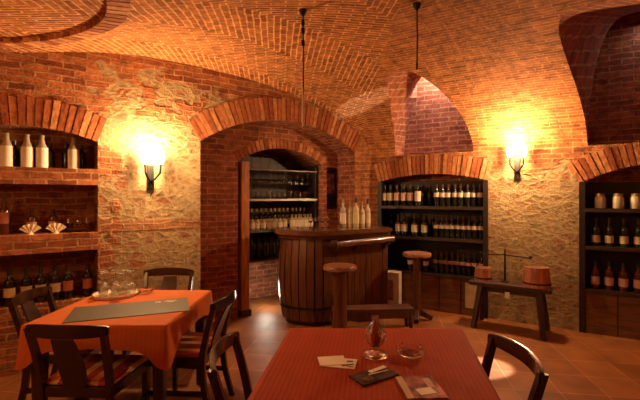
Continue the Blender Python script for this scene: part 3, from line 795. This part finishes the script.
# low step in front of the bar
st = thing('foot_bench', 'low dark wooden foot bench on the floor between the two bar stools', 'bench', (.60,4.605,0), math.radians(6))
bm = B(); box(bm, (0,0,.245), (.92,.20,.04), bev=.006); obj('plank', bm, WOODB, st)
bm = B(); box(bm, (0,-.075,.185), (.88,.02,.08), bev=.004); obj('apron', bm, WOODB, st)
for sx in (-.43, .43):
    for sy in (-.07, .07):
        bm = B(); beam(bm, (sx, sy, .225), (sx*1.02, sy*1.1, 0), .035, .035); obj('leg', bm, WOODD, st)

def stool(label, loc, rz, H, R, pr, feet=True):
    t = thing('bar_stool', label, 'stool', loc, rz)
    bm = B(); lathe(bm, [(0,H-.05), (R*.9,H-.05), (R,H-.04), (R,H-.01), (R*.96,H), (0,H)], 28); obj('seat', bm, WOODS, t, True)
    bm = B(); lathe(bm, [(0,.05), (pr*1.1,.05), (pr,.12), (pr*.85,H*.5), (pr,H-.1), (pr*1.4,H-.05), (0,H-.05)], 14); obj('post', bm, WOODB, t, True)
    for k in range(4):
        a = PI/4+k*PI/2; bm = B(); c, s = math.cos(a), math.sin(a)
        beam(bm, (c*pr*.5, s*pr*.5, .10), (c*R*1.05, s*R*1.05, .03), .055, .075, h2=.05, bev=.005); obj('foot', bm, WOODD, t)
    return t
stool('round wooden stool on a post directly in front of the bar, the nearer one', (.215,4.30,0), .2, .795, .18, .085)
stool('round wooden stool on a post right of the bar, before the wine rack', (1.21,4.99,0), .5, .83, .175, .05)

# bottles and carafes on the counter's right end
cb = [(.30,5.22,.36,.04,G_GRAPPA,LAB_W,'whitish tall bottle, leftmost on the bar counter',None), (.40,5.25,.33,.042,G_PALE,LAB_Y,'pale yellow bottle beside the whitish one on the bar counter',CAP_G),
      (.47,5.22,.38,.038,G_PALE,LAB_Y,'tallest amber bottle in the middle of those on the bar counter',CAP_K), (.55,5.28,.32,.042,G_PALE,LAB_W,'squat amber bottle, second from right on the bar counter',CAP_G),
      (.63,5.30,.36,.038,G_PALE,LAB_Y,'slim amber bottle at the right end of the bar counter',CAP_K)]
for x, y, H, R, gm, lm, lb, cm in cb:
    b_ = make_bottle('liqueur_bottle', lb, 'bottle', H, R, gm, lm, cm, (.12,.5), neck=.4); b_.location = (x, y, BH+.055)
wg = make_glass('wine_glass', 'small stemmed glass on the left part of the bar counter', 'glass', .13, .032, 'glasses on the bar counter'); wg.location = (-.12,5.05,BH+.055)
for p in ((-.04,5.08), (.03,5.04), (.10,5.1)): dup(wg, (p[0], p[1], BH+.055))

# cartons by the rack
def carton(label, t, o, s, rz, m):
    c = thing('carton', label, 'box', PR(t, 0, o), AR+rz)
    bm = B(); box(bm, (0,0,s[2]/2), s, bev=.004); obj('box_body', bm, m, c)
    bm = B(); box(bm, (0,-s[1]/2-.001,s[2]*.52), (s[0]*.3,.003,s[2]*.55)); obj('printed_figure', bm, PHOTO, c)
    bm = B(); box(bm, (0,0,s[2]+.001), (.05,s[1],.003)); obj('tape', bm, CARD2, c)
carton('upright pale carton with a dark printed figure between bar and wine rack', .40, .18, (.22,.16,.50), .1, CARD2)

# ------------------------------------------------------------------ bench with tubs
bc = Vector((2.2, 4.63, 0)); ba = math.atan2(-.42, .60)
bn = thing('plank_bench', 'rustic dark plank bench on splayed legs against the stone wall', 'bench', bc, ba)
bm = B(); box(bm, (0,0,.505), (.86,.26,.05), bev=.01); obj('seat', bm, WOODD, bn)
for sx in (-1, 1):
    for sy in (-1, 1):
        bm = B(); beam(bm, (sx*.30, sy*.07, .49), (sx*.36, sy*.20, 0), .065, .065, w2=.05, h2=.05, bev=.006); obj('leg', bm, WOODD, bn)
bm = B(); box(bm, (0,0,.44), (.58,.04,.07), bev=.004); obj('stretcher', bm, WOODD, bn)
Mb = Matrix.Translation(bc) @ Matrix.Rotation(ba, 4, 'Z')
def tub(label, p, R, H, flip=False):
    t = thing('wooden_tub', label, 'tub', Mb @ Vector(p), .3)
    n = 14
    bm = B(); lathe(bm, [(0,.0), (R,0), (R*.82,H), (R*.76,H), (R*.9,.02), (0,.02)], 28)
    obj('bucket_body', bm, COPPER, t, True)
    for z in (.2, .8):
        bm = B(); rr = R*(1-.18*z); lathe(bm, [(rr*1.0,H*z-.008), (rr*1.03,H*z-.008), (rr*1.02,H*z+.008), (rr*.99,H*z+.008)], 28); obj('hoop', bm, IRON if z < .5 else COPPER, t, True)
    bm = B(); lathe(bm, [(0,H-.012), (R*.76,H-.012), (R*.74,H-.004), (0,H-.004)], 24); obj('lid', bm, WOODM, t, True)
tub('large tapered reddish wooden tub on the right end of the plank bench', (.27,0,.53), .15, .22)
tub('small reddish wooden tub on the left end of the plank bench', (-.30,.02,.53), .105, .15)
cs = thing('iron_candle_stand', 'thin black iron candle stand with a long crossbar on the plank bench', 'candle stand', Mb @ Vector((-.06,.03,.53)), ba)
bm = B(); lathe(bm, [(0,0), (.045,0), (.045,.008), (.012,.02), (.009,.38), (0,.40)], 12); obj('upright', bm, IRON, cs, True)
bm = B(); tube(bm, [(-.28,0,.30), (0,0,.32), (.28,0,.30)], .008, 8); obj('crossbar', bm, IRON, cs, True)
for s in (-1, 1):
    bm = B(); lathe(bm, [(0,.0), (.018,.01), (.022,.025), (0,.025)], 12, c=(s*.27,0,.30)); obj('drip_cup', bm, IRON, cs, True)
wb = thing('white_tag', 'small white tag hanging below the middle of the plank bench', 'tag', Mb @ Vector((-.02,-.05,.40)), ba)
bm = B(); box(bm, (0,-.01,0), (.05,.004,.07), bev=.001); obj('card_face', bm, PAPER, wb)
bm = B(); tube(bm, [(0,-.01,.03), (0,-.01,.08)], .002, 5); obj('string', bm, ROPE, wb)

# ------------------------------------------------------------------ sconces
def sconce(label, P, t, z, ang):
    s = thing('wall_sconce', label, 'wall lamp', P(t, z, 0), ang)
    bm = B(); box(bm, (0,-.012,-.22), (.07,.02,.26), bev=.008); obj('wall_plate', bm, IRON, s)
    for sx in (-1, 1):
        bm = B(); pts = [(0,-.02,-.26), (sx*.03,-.07,-.24), (sx*.07,-.11,-.18), (sx*.075,-.12,-.09)]
        tube(bm, pts, .010, 8); a = obj('arm', bm, IRON, s, True)
        bm = B()
        for k in range(5):
            an = k*2*PI/5; tube(bm, [(sx*.075,-.12,-.09), (sx*.075+.025*math.cos(an),-.12+.025*math.sin(an),-.065), (sx*.075+.032*math.cos(an),-.12+.032*math.sin(an),-.035)], .005, 6, r2=.002)
        obj('leaf_cup', bm, IRON, a, True)
        bm = B(); lathe(bm, [(0,-.09), (.018,-.088), (.032,-.05), (.036,-.01), (.028,.03), (.012,.05), (0,.055)], 16, c=(sx*.075,-.12,0)); obj('lamp_shade', bm, LAMPG, s, True)
    bm = B(); tube(bm, [(0,-.03,-.30), (.02,-.04,-.36), (-.01,-.03,-.42)], .006, 8, r2=.003); obj('tail_scroll', bm, IRON, s, True)
    return s
def light(name, typ, loc, power, col, size=.05, rot=None, **kw):
    d = bpy.data.lights.new(name, typ); d.energy = power; d.color = col
    if typ == 'AREA': d.size = size
    else: d.shadow_soft_size = size
    for k, v in kw.items(): setattr(d, k, v)
    o = bpy.data.objects.new(name, d); COL.objects.link(o); o.location = loc
    if rot is not None: o.rotation_euler = rot
    return o
def aim(o, tgt):
    o.rotation_euler = (Vector(tgt)-o.location).to_track_quat('-Z', 'Y').to_euler()
WARM = (1.0, .63, .29); AMB = (1.0, .50, .17)
sconce('glowing wall lamp on the stone wall above the left table', PL, 3.04, 1.95, AL)
sconce('glowing wall lamp on the vault wall above the plank bench', PR, 1.93, 2.09, AR)
light('lamp_light_left', 'POINT', PL(3.04, 2.0, .20), 95, WARM, .05)
light('lamp_light_right', 'POINT', PR(1.93, 2.10, .20), 120, WARM, .05)
# warm fill added behind the camera, point lights without fixtures
light('lamp_light_back', 'POINT', PR(-.6, 2.0, 5.9), 42, AMB, .25)
light('lamp_light_side', 'POINT', PR(4.3, 2.1, 4.6), 16, AMB, .25)
# back bar lamp
light('bar_lamp', 'POINT', PL(1.42, .24, -.55), 9, (1, .85, .66), .12)
light('alcove_lamp', 'POINT', PL(.9, 1.72, -.44), .8, (1, .6, .3), .04)
# daylight in the shafts
for li, (l, e) in enumerate(zip(LUN, (32, 2))):
    a = light('daylight_%d' % (li+1), 'AREA', PR(l[0], 3.5, -.20), e, (1, .92, .88), .28)
sp = light('daylight_beam', 'SPOT', PR(3.25, 2.60, .1), 2600, (.95, .95, 1.0), .03, spot_size=math.radians(8.5), spot_blend=.35)  # added spot, stands in for daylight falling on the floor
aim(sp, (1.45, 3.60, 0))
sp2 = light('daylight_high', 'SPOT', PR(4.2, 2.0, 3.2), 1300, (1.0, .92, .9), .02, spot_size=math.radians(4.6), spot_blend=.5)  # added spot inside the room, throws the pale patch on the vault
aim(sp2, (.575, 5.0, 2.71))

# ------------------------------------------------------------------ hanging ropes
def pull(label, x, y, zb, beads):
    zt_ = zceil(x, y); t = thing('hanging_cord', label, 'hanging cord', (x, y, zt_), 0)
    bm = B(); lathe(bm, [(0,0), (.03,0), (.025,-.03), (.008,-.05), (0,-.05)], 14); obj('ceiling_hook', bm, IRON, t, True)
    bm = B(); tube(bm, [(0,0,-.04), (.003,0,(zb-zt_)*.5), (0,0,zb-zt_+.02)], .006, 6); obj('cord', bm, ROPE, t, True)
    for z in beads:
        bm = B(); lathe(bm, [(0,-.03), (.012,-.02), (.014,0), (.012,.02), (0,.03)], 10, c=(0,0,z)); obj('knot', bm, IRON, t, True)
    bm = B(); lathe(bm, [(0,0), (.006,.01), (.010,.05), (.008,.2), (.005,.30), (0,.31)] if beads else [(0,0), (.008,.01), (.008,.05), (0,.06)], 10, c=(0,0,zb-zt_)); obj('handle', bm, CREAM if beads else IRON, t, True)
pull('long dark cord with knots hanging from the vault before the bar', -.128, 3.02, 2.06, (-.10,-.16,-.25))
pull('shorter plain dark cord hanging from the vault before the window vault', .715, 2.95, 2.47, ())

# ------------------------------------------------------------------ tables
def make_table(label, quad, H=.745):
    """quad: near-left, near-right, far-right, far-left corners of the top"""
    c = sum((Vector((*q, 0)) for q in quad), Vector())/4
    t = thing('dining_table', label, 'table', c)
    qs = [Vector((*q, 0))-c for q in quad]
    bm = B(); prism(bm, [tuple(q.xy*.99) for q in qs], H-.03, H-.004); obj('table_top', bm, WOODD, t)
    bm = B(); prism(bm, [tuple(q.xy*.9) for q in qs], H-.12, H-.03); obj('apron', bm, WOODD, t)
    for q in qs:
        bm = B(); p = q*.86; beam(bm, (p.x, p.y, H-.10), (p.x, p.y, 0), .075, .075, up=(0,1,0), w2=.055, h2=.055, bev=.005); obj('leg', bm, WOODD, t)
    return t, c, qs
def make_cloth(label, c, qs, H, drop, cdrop, mat, ow=.025):
    """drape with folds; outline of the top sampled, then rings going down"""
    n = len(qs); per = 40; outl = []
    for i in range(n):
        a, b = qs[i], qs[(i+1) % n]; e = (b-a).normalized(); nr = Vector((e.y, -e.x, 0))
        L_ = (b-a).length
        for k in range(per):
            f = k/per; p = a.lerp(b, f); dcor = min(f, 1-f)*L_
            na = nr
            if dcor < .05:
                pe = (qs[i]-qs[i-1]).normalized() if f < .5 else (qs[(i+2) % n]-b).normalized(); n2 = Vector((pe.y, -pe.x, 0)); na = (nr*(dcor/.05)+(nr+n2)/2*(1-dcor/.05)).normalized()
            outl.append((p, na, dcor, i*10+f*L_))
    bm = B(); rings = []; R_ = 9
    cen = bm.verts.new((0,0,H+.004))
    for s in (.5, .97): rings.append([bm.verts.new((o[0].x*s, o[0].y*s, H+.004)) for o in outl])
    for j in range(R_+1):
        k = j/R_; rg = []
        for p, na, dc, s in outl:
            cf = math.exp(-(dc/.11)**2); d = (drop+(cdrop-drop)*cf)*k
            out = .008+ow*k + .007*k*math.sin(s*23+1.3*math.sin(s*5)) + .022*cf*k
            if j == 0: out = .006
            q = p+na*out; rg.append(bm.verts.new((q.x, q.y, H+.003-d - (.004 if j else 0))))
        rings.append(rg)
    m = len(outl)
    for i in range(m): bm.faces.new((cen, rings[0][i], rings[0][(i+1)%m]))
    for a, b in zip(rings, rings[1:]):
        for i in range(m): bm.faces.new((a[i], b[i], b[(i+1)%m], a[(i+1)%m]))
    o = obj('tablecloth', bm, mat, None, False)
    for p_ in o.data.polygons: p_.use_smooth = True
    o.location = c; tag(o, label, 'tablecloth'); return o
H = .745
t1, c1, q1 = make_table('square dark wooden table under the orange cloth at left', [(-1.83,2.46), (-.95,2.46), (-.92,3.36), (-1.81,3.38)])
make_cloth('orange tablecloth on the left table', c1, q1, H, .14, .26, CLOTH_L, .008)
t2, c2, q2 = make_table('dark wooden table under the rust red cloth in the foreground', [(-.32,1.24), (.645,1.24), (.845,2.40), (-.175,2.40)])
make_cloth('rust red finely striped tablecloth on the foreground table', c2, q2, H, .18, .27, CLOTH_N, .02)
TZ = H+.0045

# ---- things on the left table
pm = thing('placemat', 'large grey brown placemat lying aslant on the orange tablecloth', 'placemat', (-1.32,2.80,TZ), math.radians(21))
bm = B(); box(bm, (0,0,.0025), (.76,.37,.004), bev=.001); obj('sheet', bm, MAT_, pm)
bm = B()
for k, (w_, y_) in enumerate(((.07,.135), (.10,.118), (.05,.10))): box(bm, (.26,y_,.0050), (w_,.007,.001))
obj('printed_lines', bm, CREAM, pm)
bm = B(); lathe(bm, [(.014,.0046), (.020,.0046), (.020,.0054), (.014,.0054)], 16, c=(.17,.12,0)); obj('printed_ring', bm, CREAM, pm)
tr = thing('serving_tray', 'round dark rimmed tray of upturned glasses on the orange tablecloth', 'tray', (-1.63,3.20,TZ))
bm = B(); lathe(bm, [(0,.002), (.155,.002), (.165,.016), (.171,.018), (.161,0), (0,0)], 32); obj('dish', bm, PAPER, tr, True)
bm = B(); lathe(bm, [(.165,.016), (.172,.018), (.172,.022), (.165,.022)], 32); obj('rim', bm, LAB_R, tr, True)
wg = make_glass('wine_glass', 'upturned stemmed glass standing on the tray of the left table', 'glass', .185, .038, 'glasses on the tray', upside=True, mat=G_MILK)
for k, (dx, dy) in enumerate(((-.11,.02), (-.04,.06), (.035,.07), (.105,.03), (-.07,-.06), (.01,-.03), (.08,-.07))):
    p = (-1.63+dx, 3.20+dy, TZ+.004)
    if k == 0: wg.location = p
    else: dup(wg, p)
def ashtray(label, p, R):
    t = thing('ashtray', label, 'ashtray', p)
    bm = B(); lathe(bm, [(0,0), (R*.7,0), (R*.95,.012), (R,.032), (R*.9,.034), (R*.75,.014), (0,.010)], 24); obj('dish', bm, G_CLEAR, t, True)
    for k in range(4):
        a = k*PI/2+.4; bm = B(); tube(bm, [(R*.84*math.cos(a), R*.84*math.sin(a), .034), (R*1.02*math.cos(a), R*1.02*math.sin(a), .038)], .007, 8); obj('notch_lug', bm, G_CLEAR, t, True)
    return t
ashtray('small glass ashtray beside the tray on the orange tablecloth', (-1.42,3.26,TZ), .06)
# ---- things on the near table
ashtray('round glass ashtray on the rust red tablecloth, right of the lamp', (.452,2.0,TZ), .068)
ol = thing('table_lamp', 'small glass oil lamp with red oil on the rust red tablecloth', 'oil lamp', (.275,1.99,TZ))
bm = B(); lathe(bm, [(0,0), (.058,0), (.064,.006), (.058,.016), (.035,.024), (.012,.03), (.011,.045), (0,.045)], 24); obj('foot', bm, G_CLEAR, ol, True)
bm = B(); lathe(bm, [(0,.045), (.02,.047), (.042,.07), (.048,.10), (.038,.14), (.020,.165), (.016,.18), (.018,.20), (.0155,.20), (.013,.18), (.017,.163), (.035,.138), (.0455,.10), (.039,.072), (.018,.051), (0,.050)], 24); gb = obj('globe', bm, G_CLEAR, ol, True)
bm = B(); lathe(bm, [(0,.052), (.017,.053), (.027,.075), (.029,.1), (.020,.14), (.009,.165), (0,.19)], 20); obj('red_oil', bm, RED_OIL, ol, True)
bm = B()
for k in range(8):
    for z, rr in ((.085,.047), (.120,.0455)):
        a = 2*PI*(k+.5*(z > .1))/8; bmesh.ops.create_uvsphere(bm, u_segments=8, v_segments=6, radius=.009, matrix=Matrix.Translation((rr*math.cos(a), rr*math.sin(a), z)))
obj('glass_beads', bm, G_CLEAR, ol, True)
def booklet(name, label, cat, p, rz, s, mat, extra):
    t = thing(name, label, cat, (*p, TZ), rz)
    bm = B(); box(bm, (0,0,s[2]/2), s, bev=.0008); obj('cover', bm, mat, t)
    for k, (cx_, cy_, w_, h_, m, a) in enumerate(extra):
        bm = B(); box(bm, (cx_,cy_,s[2]+.0006+.0004*k), (w_,h_,.0008), rz=a); obj('printed_patch', bm, m, t)
    return t
lf = booklet('leaflet', 'white folded leaflet with dark print, leftmost paper on the rust red tablecloth', 'leaflet', (.09,1.905), math.radians(-12), (.165,.11,.003), PAPER, [(.045,-.02,.06,.010,INK,.5), (.05,.022,.03,.014,INK,.2), (.06,-.038,.03,.005,INK,.1)])
bm = B(); box(bm, (-.035,.012,.0045), (.13,.10,.002), rz=.35); obj('folded_leaf', bm, PAPER, lf)
booklet('brochure', 'dark brochure stack in the middle of the rust red tablecloth', 'brochure', (.238,1.765), math.radians(32), (.20,.105,.008), PRINTD, [(.05,.035,.10,.024,PAPER,.08), (.03,.006,.10,.010,CARD2,-.1), (-.05,-.02,.05,.03,PHOTO,0)])
booklet('magazine', 'glossy red magazine with cream strip at left, nearest right on tablecloth', 'magazine', (.415,1.655), math.radians(4), (.165,.19,.008), PHOTO, [(-.066,0,.028,.186,CARD2,0), (.01,-.04,.07,.05,PAPER,.2), (.045,.03,.03,.08,LAB_P,0)])  # the white patch paints glare on the cover, the others are print

# ------------------------------------------------------------------ chairs
def make_chair(label):
    """faces +Y locally, origin on the floor under the seat centre"""
    t = thing('dining_chair', label, 'chair')
    HT = .84
    bm = B()   # seat frame
    for p, q in (((-.20,-.19), (-.22,.20)), ((.20,-.19), (.22,.20)), ((-.22,.20), (.22,.20)), ((-.20,-.19), (.20,-.19))): beam(bm, (*p,.415), (*q,.415), .03, .06, bev=.003)
    obj('seat_frame', bm, WOODC, t)
    bm = B(); a = []
    rows_ = 6
    prism(bm, [(-.205,-.185), (.205,-.185), (.235,.215), (-.235,.215)], .435, .475)
    bmesh.ops.bevel(bm, geom=bm.edges[:], offset=.015, segments=3, affect='EDGES'); obj('seat', bm, CUSH, t, True)
    for s in (-1, 1):
        bm = B(); beam(bm, (s*.215,.195,.44), (s*.215,.20,0), .042, .042, up=(0,1,0), w2=.03, h2=.03, bev=.004); obj('leg', bm, WOODC, t)
        pts = [(s*.20,-.27,0), (s*.20,-.21,.22), (s*.20,-.195,.42), (s*.205,-.225,.6), (s*.215,-.285,HT-.03)]
        bm = B(); P5 = smooth_path([Vector(p) for p in pts], 4); rings = []
        for i, p in enumerate(P5):
            w_, d_ = .030, .042-.012*abs(i/len(P5)-.5)
            rings.append([bm.verts.new(p+Vector((i1*w_/2, j1*d_/2, 0))) for i1, j1 in ((-1,-1),(1,-1),(1,1),(-1,1))])
        for r1, r2 in zip(rings, rings[1:]):
            for k in range(4): bm.faces.new((r1[k], r1[(k+1)%4], r2[(k+1)%4], r2[k]))
        bm.faces.new(rings[0][::-1]); bm.faces.new(rings[-1]); obj('leg', bm, WOODC, t, True)
    # curved top rail
    bm = B(); n = 14; rings = []
    for i in range(n+1):
        k = -1+2*i/n; x = .238*k; y = -.325+.055*k*k; z = HT-.035-.008*k*k; h_ = .075-.025*abs(k)**3
        rings.append([bm.verts.new((x, y+dy, z+dz)) for dy, dz in ((-.014,-h_/2), (-.010,h_/2), (.012,h_/2), (.014,-h_/2))])
    for r1, r2 in zip(rings, rings[1:]):
        for k in range(4): bm.faces.new((r1[k], r1[(k+1)%4], r2[(k+1)%4], r2[k]))
    bm.faces.new(rings[0][::-1]); bm.faces.new(rings[-1])
    bmesh.ops.recalc_face_normals(bm, faces=bm.faces[:]); bmesh.ops.bevel(bm, geom=[e for e in bm.edges if len(e.link_faces) == 2 and e.calc_face_angle(0) > .8], offset=.005, segments=2, affect='EDGES'); obj('top_rail', bm, WOODC, t, True)
    # wide splat
    bm = B(); rings = []
    for i in range(9):
        k = i/8; z = .44+k*(HT-.10-.44)+.02*k; y = -.200-.115*k**1.4; w_ = .13+.03*math.sin(PI*k)-.01*k
        rings.append([bm.verts.new((sx*w_/2, y+dy, z)) for sx, dy in ((-1,-.007),(1,-.007),(1,.007),(-1,.007))])
    for r1, r2 in zip(rings, rings[1:]):
        for k in range(4): bm.faces.new((r1[k], r1[(k+1)%4], r2[(k+1)%4], r2[k]))
    bm.faces.new(rings[0][::-1]); bm.faces.new(rings[-1]); obj('back_splat', bm, WOODC, t, True)
    for s in (-1, 1):
        bm = B(); beam(bm, (s*.205,-.21,.20), (s*.215,.195,.20), .02, .03); obj('stretcher', bm, WOODC, t)
    return t
ch = make_chair('dark wooden chair with striped seat, seen from behind at the left table')
ch.location = (-1.395,2.50,0); ch.rotation_euler.z = math.radians(-3)
dup(ch, (-1.44,3.58,0), math.radians(183), 'dark wooden chair behind the left table, against the stone wall')
dup(ch, (-1.85,2.98,0), math.radians(-84), 'dark wooden chair at the far left end of the orange tablecloth')
dup(ch, (-.97,2.93,0), math.radians(84), 'dark wooden chair with striped seat at the right side of the left table')
c5 = dup(ch, (-.17,1.90,0), math.radians(-90), 'dark wooden chair at the left side of the foreground table')
c6 = dup(ch, (.63,1.86,0), math.radians(92), 'dark wooden chair at the right side of the foreground table')

for c_ in (c5, c6):                               # these two have an open back
    for k in list(c_.children):
        if k.name.startswith('back_splat'): bpy.data.objects.remove(k)

# ------------------------------------------------------------------ world, camera
w = bpy.data.worlds.new('World'); S.world = w; w.use_nodes = True
w.node_tree.nodes['Background'].inputs[0].default_value = (.5,.6,.8,1); w.node_tree.nodes['Background'].inputs[1].default_value = .3
cam = bpy.data.cameras.new('Camera'); co = bpy.data.objects.new('Camera', cam); COL.objects.link(co)
co.location = (0,0,1.55); co.rotation_euler = (PI/2,0,0); cam.lens = 22.5; cam.sensor_width = 36; cam.sensor_fit = 'HORIZONTAL'; cam.shift_y = -5/640; cam.clip_start = .02
S.camera = co
vs_ = S.view_settings; vs_.view_transform = 'Standard'; vs_.look = 'None'; vs_.gamma = 1; vs_.use_curve_mapping = False; vs_.exposure = 0.0
